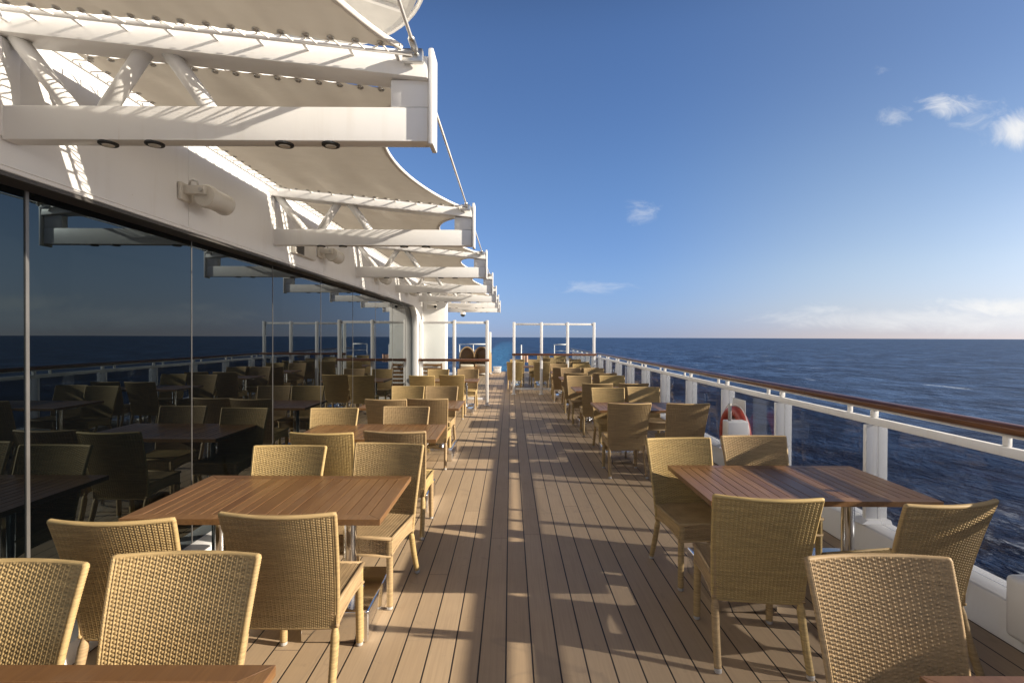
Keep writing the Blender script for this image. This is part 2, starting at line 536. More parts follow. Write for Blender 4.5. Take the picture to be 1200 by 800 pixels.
for k in cl[1:]: cm = M(nt, 'MAXIMUM', cm, k)
cm = M(nt, 'MULTIPLY', cm, front, clamp=True)
# sparse scattered cumulus low round the rest of the horizon
gen = noise(nt, mapping(nt, tc, (1, 1, 4)), 4.0, 7, 0.62)
ring = M(nt, 'EXPONENT', M(nt, 'MULTIPLY', M(nt, 'POWER', M(nt, 'DIVIDE', M(nt, 'SUBTRACT', dz, 0.05), 0.05), 2.0), -1.0))
cm2 = M(nt, 'MULTIPLY', M(nt, 'MULTIPLY', smooth(nt, gen, 0.55, 0.75), ring), M(nt, 'SUBTRACT', 0.5, M(nt, 'MULTIPLY', front, 0.5)))
cm = M(nt, 'MAXIMUM', cm, cm2)
tint = mixc(nt, smooth(nt, dz, 0.0, 0.32), (0.66, 0.735, 1.12), (0.86, 0.955, 1.19))
skt = mixc(nt, 1.0, sky.outputs[0], tint, 'MULTIPLY')
# sky dimmed overhead to darken shade; warm sunward glow added as unseen fill
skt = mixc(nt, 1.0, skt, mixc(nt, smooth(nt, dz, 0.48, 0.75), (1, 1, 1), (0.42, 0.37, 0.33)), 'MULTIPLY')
dot = N(nt, 'ShaderNodeVectorMath', operation='DOT_PRODUCT')
nt.links.new(tc, dot.inputs[0]); dot.inputs[1].default_value = SUN
dhh = N(nt, 'ShaderNodeVectorMath', operation='DOT_PRODUCT')
nt.links.new(tc, dhh.inputs[0]); dhh.inputs[1].default_value = Vector((SUN.x, SUN.y, 0)).normalized()
warm = mixc(nt, smooth(nt, dz, 0.08, 0.45), (1.62, 1.24, 0.92), (1.22, 1.03, 0.90))
skt = mixc(nt, 1.0, skt, mixc(nt, smooth(nt, dhh.outputs['Value'], -0.02, 0.42), (1, 1, 1), warm), 'MULTIPLY')
skt = mixc(nt, 1.0, skt, mixc(nt, smooth(nt, dz, 0.0, 0.13), (0.76, 0.83, 1.03), (1, 1, 1)), 'MULTIPLY')
skt = mixc(nt, 1.0, skt, mixc(nt, smooth(nt, dz, 0.0, 0.06), (0.84, 0.92, 1.07), (1, 1, 1)), 'MULTIPLY')
fill_glow = M(nt, 'POWER', M(nt, 'MAXIMUM', dot.outputs['Value'], 0.0), 10.0)
skt = mixc(nt, fill_glow, skt, (8.0, 6.5, 4.9))
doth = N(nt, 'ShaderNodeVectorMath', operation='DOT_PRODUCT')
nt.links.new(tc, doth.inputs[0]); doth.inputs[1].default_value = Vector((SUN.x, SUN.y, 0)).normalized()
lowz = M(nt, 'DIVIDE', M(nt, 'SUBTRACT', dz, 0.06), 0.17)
fill_bank = M(nt, 'MULTIPLY', M(nt, 'POWER', M(nt, 'MAXIMUM', doth.outputs['Value'], 0.0), 5.0), M(nt, 'EXPONENT', M(nt, 'MULTIPLY', M(nt, 'MULTIPLY', lowz, lowz), -1.0)))  # unseen bright haze added low on the sun side to lift the shaded fascia
fill_bank = M(nt, 'MULTIPLY', fill_bank, M(nt, 'ADD', 0.75, M(nt, 'MULTIPLY', gen, 0.5)), clamp=True)
skt = mixc(nt, fill_bank, skt, (24.0, 22.0, 19.8))
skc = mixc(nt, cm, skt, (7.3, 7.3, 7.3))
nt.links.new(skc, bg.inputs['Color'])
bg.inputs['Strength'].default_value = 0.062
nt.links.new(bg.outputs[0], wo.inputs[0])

sl = bpy.data.lights.new('sun', 'SUN'); sl.energy = 4.3; sl.angle = math.radians(0.53); sl.color = (1.0, 0.895, 0.745)
so = bpy.data.objects.new('sun', sl); C.objects.link(so)
so.rotation_euler = SUN.to_track_quat('Z', 'Y').to_euler()
so.location = (30, -6, 14)

# ------------------------------------------------------------------ camera
cd = bpy.data.cameras.new('camera'); cam = bpy.data.objects.new('camera', cd); C.objects.link(cam)
cd.lens = 18.0; cd.sensor_width = 36.0; cd.clip_start = 0.05; cd.clip_end = 300000
cam.location = (0, 0, 1.71)
yaw = -math.radians(0.19); pitch = -math.radians(0.477); roll = math.radians(0.22)
cam.rotation_euler = (Matrix.Rotation(yaw, 3, 'Z') @ Matrix.Rotation(PI / 2 + pitch, 3, 'X') @ Matrix.Rotation(roll, 3, 'Z')).to_euler()
S.camera = cam

# ------------------------------------------------------------------ setting: sea, deck, hull
b = MB()
rings = [0.0, 60, 150, 400, 1000, 3000, 10000, 40000, 120000]
n = 96
vs = [(0, 0, -20.0)]
for r in rings[1:]:
    vs += [(r * math.cos(2 * PI * j / n), r * math.sin(2 * PI * j / n), -20.0) for j in range(n)]
fs = [(0, 1 + j, 1 + (j + 1) % n) for j in range(n)]
for i in range(len(rings) - 2):
    o0 = 1 + i * n; o1 = o0 + n
    fs += [(o0 + j, o1 + j, o1 + (j + 1) % n, o0 + (j + 1) % n) for j in range(n)]
b.add(vs, fs)
tag(b.build('sea', 'sea'), kind='structure')
tag(MB().box((-2.62, -6, -0.05), (2.86, 25.6, 0.0)).build('deck', 'deck'), kind='structure')
tag(MB().box((-34, -60, -24), (3.12, 25.65, -0.06)).build('hull', 'hull_white'), kind='structure')

# ------------------------------------------------------------------ the superstructure along the port side
XF, XG = -2.28, -2.42       # fascia face, glass face
YEND = 17.6
sup = thing('deckhouse', 'long white deckhouse wall with dark mirror windows along the left of the deck', 'deckhouse', (XF, 0, 0))
def rel(o):                  # parts were modelled in world space
    o.location = (-o.parent.location.x, -o.parent.location.y, -o.parent.location.z)
    return o
# fascia with the rounded end of the window opening
poly = [(-6, 3.07), (YEND, 3.07), (YEND, 0.003), (12.62, 0.003), (12.62, 0.3)]
for i in range(0, 11):
    a = i / 10 * PI / 2
    poly.append((12.02 + 0.60 * math.cos(a) , 1.95 + 0.50 * math.sin(a)))
poly.append((-6, 2.45))
r0 = [(XF, y, z) for y, z in poly]; r1 = [(XF - 0.14, y, z) for y, z in poly]
rel(MB().prism(r0, r1).build('fascia', 'white', sup, 0.012))
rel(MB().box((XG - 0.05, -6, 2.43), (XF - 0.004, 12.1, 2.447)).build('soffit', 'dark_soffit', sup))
# upper wall set back above the sails
rel(MB().box((-2.62, -6, 2.90), (-2.47, YEND, 4.0)).build('upper_wall', 'white', sup))
rel(MB().box((-3.4, -6, 4.002), (-2.45, YEND, 4.06)).build('ledge', 'white', sup))
rel(MB().box((-3.4, -6, 4.062), (-3.2, YEND, 6.4)).build('upper_wall', 'white', sup))
rel(MB().box((-2.45, 13.35, 0.003), (-1.69, 13.85, 2.90)).build('bulkhead', 'white', sup, 0.02))
rel(MB().box((-2.62, 17.61, 0.003), (-2.20, 17.78, 3.05)).build('corner_post', 'white', sup, 0.02))
rel(MB().box((-9, YEND + 0.2, 0.003), (-3.22, YEND + 0.4, 6.4)).build('end_wall', 'white', sup))
rel(MB().box((XG - 0.06, -6, 0.003), (XF + 0.02, 12.615, 0.13)).build('sill', 'white', sup, 0.015))
ys = [2.57 + 1.325 * k for k in range(-5, 9)]
edges = [-6] + [y for y in ys if -6 < y < 12.5] + [12.9]
for i in range(len(edges) - 1):
    y0, y1 = edges[i] + 0.006, edges[i + 1] - 0.006
    if y1 < 0.2: continue
    rel(MB().box((XG - 0.02, y0, 0.132), (XG, y1, 2.428)).build('window_pane', 'facade_glass', sup))
for k, y in enumerate(edges[1:-1]):
    if y < 0.2: continue
    w = 0.018 if abs(y - 2.57) < 0.01 else 0.007
    rel(MB().box((XG - 0.03, y - w / 2, 0.132), (XG + (0.006 if w > .01 else 0.003), y + w / 2, 2.428)).build('mullion', 'mullion', sup))
rel(MB().path([(XF + 0.055, -1, 3.10), (XF + 0.055, YEND - 0.1, 3.10)], 0.012, 8).build('lacing_rod', 'white', sup, smooth_=True))
YK = [2.34 + 2.62 * k for k in range(0, 7)]
for y in YK:
    rel(MB().box((XF - 0.01, y - 0.045, 2.60), (XF + 0.012, y + 0.045, 3.04)).build('rib', 'white', sup, 0.006))
for y in [1.02 + 2.62 * k for k in range(0, 5)]:
    rel(MB().box((XF - 0.01, y - 0.004, 2.49), (XF + 0.0025, y + 0.004, 3.06)).build('weld_seam', 'white', sup))

rel(MB().path([(XF + 0.003, -4, 2.475), (XF + 0.003, 11.9, 2.475)], 0.003, 6).build('drip_edge', 'white', sup))

# ------------------------------------------------------------------ awning trusses, sails, cables
ORD = ['nearest', 'second', 'third', 'fourth', 'fifth', 'sixth', 'seventh']
def chord_z(x):              # lower front edge of the upper chord
    return 3.05 + (x - XF) / (-0.35 - XF) * (2.85 - 3.05)

def make_truss():
    t = thing('awning_truss', 'x', 'awning truss', (XF, 0, 0))
    L = lambda x: x - XF
    MB().box((0.004, -0.04, 2.584), (L(-0.372), 0.04, 2.737)).build('lower_beam', 'white', t, 0.006)
    prof = [(-0.07, 0.0), (-0.052, 0.105), (0.052, 0.105), (0.07, 0.0)]
    x0, x1 = -2.43, -0.371
    a = [(L(x0), y, chord_z(x0) + z) for y, z in prof]; c = [(L(x1), y, chord_z(x1) + z) for y, z in prof]
    MB().prism(a, c).build('upper_chord', 'white', t, 0.004)
    MB().box((L(-0.368), -0.062, 2.565), (L(-0.345), 0.062, 2.99)).build('end_plate', 'white', t, 0.006)
    MB().box((L(-0.54), -0.035, 2.739), (L(-0.372), 0.035, 2.86)).build('end_block', 'white', t, 0.004)
    for xa, xb in ((-2.25, -1.99), (-1.66, -1.84), (-1.55, -1.36)):
        MB().path([(L(xa), 0, chord_z(xa) + 0.02), (L(xb), 0, 2.73)], 0.036, 16).build('strut', 'white', t, smooth_=True)
    for s in (-1, 1):
        MB().path([(L(-2.2), s * 0.115, chord_z(-2.2) + 0.075), (L(-0.43), s * 0.115, chord_z(-0.43) + 0.075)], 0.011, 8).build('lacing_rod', 'white', t, smooth_=True)
    for i in range(9):
        x = -2.1 + i * 0.2
        for s in (-1, 1):
            MB().box((L(x) - 0.006, min(s * 0.05, s * 0.115), chord_z(x) + 0.066), (L(x) + 0.006, max(s * 0.05, s * 0.115), chord_z(x) + 0.078)).build('rod_lug', 'white', t)
    for x in (-1.83, -1.62, -1.03, -0.82):
        d = MB().lathe([(0.0005, 0), (0.036, 0), (0.040, 0.003), (0.040, 0.012)], (L(x), 0.0, 2.574), 24).build('downlight', 'black_rubber', t, smooth_=False)
        MB().lathe([(0.0005, 0), (0.022, 0), (0.026, 0.004)], (L(x), 0.0, 2.571), 20).build('lens', 'lamp_grey', d)
    MB().box((L(-0.475), -0.105, 2.905), (L(-0.385), -0.072, 2.965)).build('cable_lug', 'steel', t, 0.008)
    return t
tr0 = make_truss()
TL = ['white awning truss nearest the camera, its end plate against the sky',
      'second white awning truss, joined to the wall past the nearest floodlight',
      'third white awning truss from the camera, past the speaker box',
      'fourth white awning truss from the camera', 'fifth white awning truss from the camera',
      'sixth white awning truss, small, next to last in the row', 'farthest small white awning truss above the glass screen']
for k, y in enumerate(YK):
    t = tr0 if k == 0 else copy_tree(tr0, (XF, y, 0), 0)
    t.location = (XF, y, 0)
    tag(t, TL[k], group='awning trusses along the deckhouse')

def sail_pt(a, bb, y0, y1):
    """a: 0 inner .. 1 outer, bb: 0..1 along y"""
    y = y0 + (y1 - y0) * bb
    w = 4 * bb * (1 - bb)
    xo = -0.46 - 0.40 * w ** 0.85
    xi = -2.135
    x = xi + (xo - xi) * a
    z = chord_z(x) + 0.055
    z += 0.035 * w * (a * 1.2 - 0.2)
    return Vector((x, y, z))
def make_sail():
    y0, y1 = -2.62 / 2 + 0.19, 2.62 / 2 - 0.19
    NA, NB = 60, 80
    P = np.zeros((NB + 1, NA + 1, 3))
    for j in range(NB + 1):
        for i in range(NA + 1):
            p = sail_pt(i / NA, j / NB, y0, y1)
            # soft creases radiating from the laced edges
            e = min(j, NB - j) / NB
            cre = 0.003 * math.sin(p.x * 58.7) * math.exp(-e * 14) + (0.016 * math.sin(p.x * 11 + p.y * 2.4 + 0.8 * math.sin(p.x * 4)) * math.exp(-e * 3.2) + 0.008 * math.sin(p.x * 23 - p.y * 3.1) * math.exp(-e * 5)) * min(1, e * 7) * min(1, 5 * i / NA) * min(1, 5 * (NA - i) / NA)
            P[j, i] = (p.x, p.y, p.z + cre)
    root = MB().grid(P).build('awning_sail', 'sail', None, 0, True)
    hem = [sail_pt(1.0, j / 40, y0, y1) for j in range(41)]
    MB().path(hem, 0.013, 8).build('hem', 'rope', root, smooth_=True)
    la = MB()
    eye_mesh = MB().torus((0, 0, 0), 0.012, 0.0042, (0, 0, 1), 12, 6).mesh('eyelet', 'steel', 0, True)
    def eye(c):
        o = bpy.data.objects.new('eyelet', eye_mesh); C.objects.link(o); o.parent = root; o.location = c + Vector((0, 0, -0.003))
    for s, bb in ((-1, 0.0), (1, 1.0)):
        yr = s * (2.62 / 2 - 0.115)
        for i in range(16):
            a = (i + 0.5) / 16.3
            p = sail_pt(a, bb, y0, y1)
            c = p + Vector((0, -s * 0.022, 0))
            eye(c)
            q1 = Vector((p.x + 0.012, yr, chord_z(p.x + 0.012) + 0.072)); q2 = Vector((p.x + 0.055, yr, chord_z(p.x + 0.055) + 0.083))
            la.path([c, q1, q1 + Vector((0, s * 0.014, 0.006)), q2 + Vector((0, s * 0.010, 0.008)), sail_pt(min(1, (i + 1.5) / 16.3), bb, y0, y1) + Vector((0, -s * 0.022, 0))], 0.0045, 5)
    for i in range(20):
        bb = (i + 0.5) / 20
        p = sail_pt(0, bb, y0, y1)
        c = p + Vector((0.022, 0, 0))
        eye(c)
        q = Vector((XF + 0.05, p.y + 0.02, 3.103))
        la.path([c, q, q + Vector((-0.012, 0.012, 0.008)), sail_pt(0, min(1, (i + 1.5) / 20), y0, y1) + Vector((0.022, 0, 0))], 0.0045, 5)
    la.build('lacing', 'rope', root, smooth_=True)
    return root
sl0 = make_sail()
SL = ['cream awning sail over the nearest tables, cut off by the top of the picture',
      'cream awning sail hung between the first and second trusses',
      'cream awning sail between the second and third trusses', 'cream awning sail between the third and fourth trusses',
      'cream awning sail between the fourth and fifth trusses', 'cream awning sail between the fifth and sixth trusses',
      'farthest cream awning sail, between the last two trusses']
for k in range(7):
    yc = YK[0] + 2.62 * (k - 0.5)
    s = sl0 if k == 0 else copy_tree(sl0, (0, yc, 0), 0)
    s.location = (0, yc, 0)
    tag(s, SL[k], 'awning', 'awning sails along the deckhouse')
CL = ['thin steel cable running from the nearest truss tip out of the top of the picture', 'thin steel cable from the nearest truss tip to the second',
      'thin steel cable from the second truss tip to the third', 'thin steel cable from the third truss tip to the fourth',
      'thin steel cable from the fourth truss tip to the fifth']
for k in range(5):
    y0 = YK[0] + 2.62 * (k - 1) - 0.09; y1 = y0 + 2.62
    o = MB().path([(-0.415, y0, 2.945), (-0.415, y1, 2.945)], 0.0075, 8).build('stay_cable', 'rope', None, smooth_=True)
    tag(o, CL[k], 'cable', 'stay cables between the truss tips')
    MB().lathe([(0.009, 0), (0.015, 0.015), (0.015, 0.09), (0.009, 0.11)], (-0.415, y1 - 0.13, 2.945), 12, 'y').build('turnbuckle', 'steel', o, smooth_=True)

# rounded wing of the deck above
wing = thing('upper_deck_wing', 'rounded grey underside of a higher deck wing, top of the picture', 'deck wing', (-3.2, 6.6, 6.5))
b = MB().lathe([(0.001, 0), (1.90, 0), (2.0, 0.03), (2.03, 0.14), (0.001, 0.14)], (0, 0, 0), 64); b.build('floor_slab', 'overhang_grey', wing)
b = MB().path([(2.07 * math.cos(2 * PI * i / 64), 2.07 * math.sin(2 * PI * i / 64), 0.08) for i in range(64)], 0.035, 8, closed=True); b.build('rim', 'white', wing, smooth_=True)
for a in range(0, 180, 30):
    c, s = math.cos(math.radians(a)), math.sin(math.radians(a))
    m = MB(); w = 0.03
    m.prism([(-1.85 * c - w * s, -1.85 * s + w * c, -0.05 - a * 1e-5), (1.85 * c - w * s, 1.85 * s + w * c, -0.05 - a * 1e-5), (1.85 * c + w * s, 1.85 * s - w * c, -0.05 - a * 1e-5), (-1.85 * c + w * s, -1.85 * s - w * c, -0.05 - a * 1e-5)],
            [(-1.85 * c - w * s, -1.85 * s + w * c, 0.002), (1.85 * c - w * s, 1.85 * s + w * c, 0.002), (1.85 * c + w * s, 1.85 * s - w * c, 0.002), (-1.85 * c + w * s, -1.85 * s - w * c, 0.002)])
    m.build('rib', 'white', wing)
MB().lathe([(1.98, 0.14), (1.98, 1.1), (1.95, 1.1), (1.95, 0.14)], (0, 0, 0), 64).build('parapet', 'overhang_grey', wing, smooth_=False)

# wall floodlights
def make_flood():
    t = thing('wall_floodlight', 'x', 'floodlight', (XF, 0, 2.70))
    MB().box((0.003, -0.06, -0.055), (0.03, 0.06, 0.065)).build('wall_plate', 'lamp_grey', t, 0.006)
    MB().box((0.03, -0.035, -0.012), (0.17, 0.005, 0.048)).build('arm', 'lamp_grey', t, 0.005)
    MB().lathe([(0.001, -0.02), (0.072, -0.02), (0.080, -0.008), (0.082, 0.02), (0.074, 0.03), (0.074, 0.21), (0.079, 0.215), (0.079, 0.24), (0.066, 0.24), (0.062, 0.21), (0.001, 0.21)], (0.15, 0.02, -0.015), 36, 'y').build('barrel', 'lamp_grey', t, smooth_=False)
    MB().path([(0.06, -0.02, 0.05), (0.065, -0.02, 0.078), (0.09, -0.02, 0.085), (0.115, -0.02, 0.075), (0.12, -0.02, 0.05)], 0.007, 8).build('cable_loop', 'steel', t, smooth_=True)
    MB().lathe([(0.001, 0), (0.014, 0), (0.014, 0.012), (0.001, 0.012)], (0.15, -0.05, 0.015), 12, 'y').build('pivot_bolt', 'steel', t)
    for o in t.children:
        if o.name.startswith('barrel'): o.data.polygons.foreach_set('use_smooth', [True] * len(o.data.polygons)); o.data.set_sharp_from_angle(angle=0.6)
    return t
fl0 = make_flood()
FL = ['beige barrel floodlight nearest the camera, between the first two trusses', 'beige barrel floodlight beside the dark speaker box',
      'small beige floodlight under the third and fourth trusses', 'far small floodlight near the rounded window corner']
for k in range(4):
    y = 3.57 + 2.52 * k
    f = fl0 if k == 0 else copy_tree(fl0, (XF, y, 2.70), 0)
    f.location = (XF, y, 2.70)
    tag(f, FL[k], group='floodlights on the deckhouse wall')

sp = thing('wall_speaker', 'boxy wall speaker with dark grille beside the second floodlight', 'speaker', (XF, 5.6, 2.66))
MB().box((0.003, -0.27, -0.085), (0.05, 0.29, 0.085)).build('housing', 'lamp_grey', sp, 0.008)
g = MB()
for i in range(8):
    g.box((0.0505, -0.255, -0.072 + i * 0.019), (0.056, -0.06, -0.062 + i * 0.019))
g.build('grille', 'grille_dark', sp)
MB().box((0.0502, -0.258, -0.076), (0.0512, -0.055, 0.078)).build('grille_backing', 'black_rubber', sp)

for (x, y, z, lb, nm) in ((-1.66, 17.9, 2.50, 'white and black dome camera hanging below the farthest truss', 'dome_camera'),):
    c = thing(nm, lb, 'camera', (x, y, z))
    MB().lathe([(0.03, 0.02), (0.05, 0.12), (0.09, 0.12), (0.10, 0.0), (0.03, 0.0)][::-1], (0, 0, 0), 24).build('housing', 'white', c, smooth_=False)
    prof = [(0.085 * math.cos(a), -0.085 * math.sin(a)) for a in np.linspace(0, PI / 2 - 0.01, 10)]
    MB().lathe(prof, (0, 0, -0.001), 24).build('dome', 'black_rubber', c, smooth_=True)
    MB().path([(0, 0, 0.10), (0, 0, 2.584 - z)], 0.02, 10).build('stem', 'white', c, smooth_=True)
c = thing('security_camera', 'small beige camera with black lens on white bulkhead past the rounded window end', 'camera', (-2.02, 13.347, 2.50))
MB().box((-0.06, -0.03, -0.06), (0.06, -0.001, 0.06)).build('wall_plate', 'lamp_grey', c, 0.006)
MB().path([(0, -0.03, 0), (0, -0.12, -0.02)], 0.022, 10).build('arm', 'lamp_grey', c, smooth_=True)
MB().box((-0.12, -0.22, -0.075), (0.12, -0.10, 0.045)).build('housing', 'lamp_grey', c, 0.02)
MB().lathe([(0.001, -0.05), (0.035, -0.05), (0.035, 0.0)], (0.10, -0.222, -0.015), 16, 'y').build('lens', 'black_rubber', c)

# ------------------------------------------------------------------ railing on the right
rail = thing('deck_railing', 'white railing with tinted glass panels and dark varnished wooden handrail', 'railing', (2.97, 0, 0))
RX = 2.97
Y0, Y1 = -4.4, 25.4
def rl(mb, name, mat, bevel=0.0, sm=False):
    return rel(mb.build(name, mat, rail, bevel, sm))
prof = [(2.932, 1.156), (2.942, 1.145), (3.048, 1.145), (3.058, 1.156), (3.058, 1.184), (3.040, 1.200), (2.995, 1.206), (2.950, 1.200), (2.932, 1.184)]
rl(MB().prism([(x, Y0, z) for x, z in prof], [(x, Y1, z) for x, z in prof]), 'handrail', 'rail_wood', 0.004)
rl(MB().box((2.962, Y0, 1.126), (3.006, Y1, 1.1435)), 'rail_seat', 'white', 0.003)
rl(MB().box((2.945, Y0, 1.010), (2.99, Y1, 1.068)), 'lower_rail', 'white', 0.005)
kp = [(2.80, 0.003), (2.82, 0.05), (2.855, 0.205), (2.875, 0.215), (3.075, 0.215), (3.11, 0.20), (3.11, -0.05), (2.87, -0.05), (2.87, 0.003)]
rl(MB().prism([(x, Y0, z) for x, z in kp], [(x, Y1 + 0.15, z) for x, z in kp]), 'kerb', 'white', 0.006)
PY = [4.17 + 1.418 * k for k in range(-6, 15)]
PY = [y for y in PY if y < 25.0]
for y in PY:
    rl(MB().box((2.90, y - 0.02, 0.2155), (3.075, y + 0.02, 1.0095)), 'post', 'white', 0.004)
    rl(MB().box((2.956, y - 0.022, 1.069), (3.0, y + 0.022, 1.1255)), 'bracket', 'white', 0.006)
    rl(MB().prism([(2.83, y - 0.075, 0.217), (3.08, y - 0.075, 0.217), (3.08, y + 0.075, 0.217), (2.83, y + 0.075, 0.217)],
                  [(2.892, y - 0.06, 0.245), (3.078, y - 0.06, 0.245), (3.078, y + 0.06, 0.245), (2.892, y + 0.06, 0.245)]), 'post_foot', 'white')
    for dy in (0.30,):
        rl(MB().box((2.966, y + dy - 0.02, 1.069), (2.992, y + dy + 0.02, 1.1255)), 'bracket', 'white', 0.004)
for i in range(len(PY) - 1):
    rl(MB().box((2.992, PY[i] + 0.022, 0.2165), (3.004, PY[i + 1] - 0.022, 1.0095)), 'glass_panel', 'rail_glass')
# grey gasket strips beside the posts
for y in PY:
    rl(MB().box((2.982, y + 0.0205, 0.217), (3.014, y + 0.04, 1.009)), 'gasket', 'foot_grey')

kb = thing('kerb_box', 'white rounded locker box against the railing kerb, cut by the right picture edge', 'box', (2.84, 2.58, 0.004))
MB().box((-0.06, -0.30, 0.05), (0.10, 0.28, 0.395)).build('body', 'white', kb, 0.03, segs=4)
MB().box((-0.064, -0.22, 0.23), (-0.0605, 0.15, 0.34)).build('door', 'white', kb, 0.0015)
MB().box((-0.035, -0.24, 0.0), (0.02, 0.2, 0.0495)).build('plinth', 'white', kb)

# ------------------------------------------------------------------ chairs (woven)
PP, QQ = 0.0215, 0.0132
def weave(u, vv, amp=1.0):
    c = np.floor(u / PP); f = u / PP - c
    rowj = vv / QQ + 0.5 * np.mod(c, 2)
    t = rowj - np.floor(rowj)
    strand = np.clip(1 - np.abs(2 * t - 1) ** 2.6, 0, 1) ** 0.6
    e = np.minimum(f, 1 - f)
    stake = np.exp(-(e / 0.13) ** 2)
    inside = np.clip((e - 0.16) / 0.12, 0, 1)
    weft = (0.0045 * strand * (0.55 + 0.6 * f)) * inside
    solid = np.maximum(np.clip(stake * 1.5, 0, 1), strand * inside)
    return amp * (0.0046 * stake + weft - 0.0040 - 0.0050 * (1 - solid))
def back_y(v):               # lean of the back, v 0..1
    return 0.195 + 0.03 * v + 0.105 * np.maximum(v, 0) ** 1.6
def back_mid(u, v):
    hw = 0.222 + 0.033 * v
    z = 0.335 + 0.580 * v - 0.004 * (1 - u * u) * v
    y = back_y(v) + 0.040 * (1 - u * u) * (0.25 + 0.75 * v) - 0.010
    return np.stack([u * hw, y, z], -1)
def make_backrest():
    NU, NV = 24 * 8, 44 * 7
    us = np.linspace(-1, 1, NU + 1); vs_ = np.linspace(0, 1, NV + 1)
    U, V = np.meshgrid(us, vs_)
    e = 1e-3
    du = back_mid(U + e, V) - back_mid(U - e, V); dv = back_mid(U, V + e) - back_mid(U, V - e)
    nrm = np.cross(du, dv); nrm /= np.linalg.norm(nrm, axis=-1, keepdims=True)   # points to -y (front)
    P = back_mid(U, V)
    um = U * 0.258 + 0.258; vm = V * 0.585
    h = weave(um + 0.5 * PP, vm)
    fade = np.clip(np.minimum(1 - np.abs(U), 0.02) / 0.02, 0, 1) * np.clip(np.minimum(V, 1 - V) / 0.012, 0, 1)
    th = 0.0125
    mb = MB()
    F = P + nrm * (th + h * fade)[..., None]
    B = P - nrm * (th + h * fade)[..., None]
    mb.grid(F); mb.grid(B[:, ::-1])
    # bound rim: a wrapped tube round the border
    path = []
    for v_ in np.linspace(0, 1, 150): path.append(back_mid(np.array(-1.0), np.array(v_)))
    for u_ in np.linspace(-1, 1, 120)[1:]: path.append(back_mid(np.array(u_), np.array(1.0)))
    for v_ in np.linspace(1, 0, 150)[1:]: path.append(back_mid(np.array(1.0), np.array(v_)))
    for u_ in np.linspace(1, -1, 120)[1:-1]: path.append(back_mid(np.array(u_), np.array(0.0)))
    path = np.array(path)
    k = len(path)
    rs = [0.0112 + (0.0012 if i % 2 else -0.0004) for i in range(k)]
    mb.path([Vector(p) for p in path], rs, 10, closed=True)
    return mb
def make_seat():
    mb = MB()
    hw, y0, y1, zt = 0.225, -0.235, 0.205, 0.455
    NU, NV = 168, 240
    us = np.linspace(-hw, hw, NU + 1); vs_ = np.linspace(y0, y1, NV + 1)
    U, V = np.meshgrid(us, vs_)
    fade = np.clip((hw - np.abs(U)) / 0.008, 0, 1)
    bow = -0.006 * np.cos(U / hw * PI / 2) * np.cos((V + 0.015) / 0.22 * PI / 2)
    Z = zt + bow + weave(U, V, 0.8) * fade
    mb.grid(np.stack([U, V, Z], -1))
    # front skirt
    zs = np.linspace(0.335, zt, 69); U, V = np.meshgrid(us, zs)
    mb.grid(np.stack([U, y0 - weave(U, V) * np.clip((hw - np.abs(U)) / 0.008, 0, 1), V], -1))
    # side skirts with an arched lower edge, fine weave
    for s in (-1, 1):
        ny = np.linspace(y0, y1, 120); nz = np.linspace(0, 1, 60)
        Yg, T = np.meshgrid(ny, nz)
        q = (Yg - y0) / (y1 - y0)
        zb = 0.345 + 0.026 * np.sin(np.clip(q, 0, 1) * PI) ** 0.8
        Zg = zb + (zt - zb) * T
        X = s * (hw + 0.0006 * np.cos(Zg / 0.0034 * PI) + 0.0004 * np.cos(Yg / 0.006 * PI))
        mb.grid(np.stack([X, Yg, Zg], -1))
        low = [(s * hw, y, 0.345 + 0.026 * math.sin((y - y0) / (y1 - y0) * PI) ** 0.8) for y in np.linspace(y0, y1, 30)]
        mb.path(low, 0.009, 6)
        mb.path([(s * hw, y0, zt - 0.006), (s * hw, y1, zt - 0.006)], 0.0115, 8)
    mb.path([(-hw, y0, zt - 0.006), (hw, y0, zt - 0.006)], 0.0115, 8)
    mb.path([(-hw, y0, 0.338), (hw, y0, 0.338)], 0.009, 8)
    mb.box((-hw + 0.002, y0 + 0.006, 0.40), (hw - 0.002, y1, zt - 0.012))
    return mb
def leg_path(p0, p1, r0, r1, bend=0.0):
    n_ = 64; pts = []; rs = []
    for i in range(n_):
        t = i / (n_ - 1)
        p = Vector(p0).lerp(Vector(p1), t)
        p.y += bend * math.sin(t * PI)
        pts.append(p); rs.append((r0 + (r1 - r0) * t) + (0.0007 if i % 2 else 0))
    return pts, rs
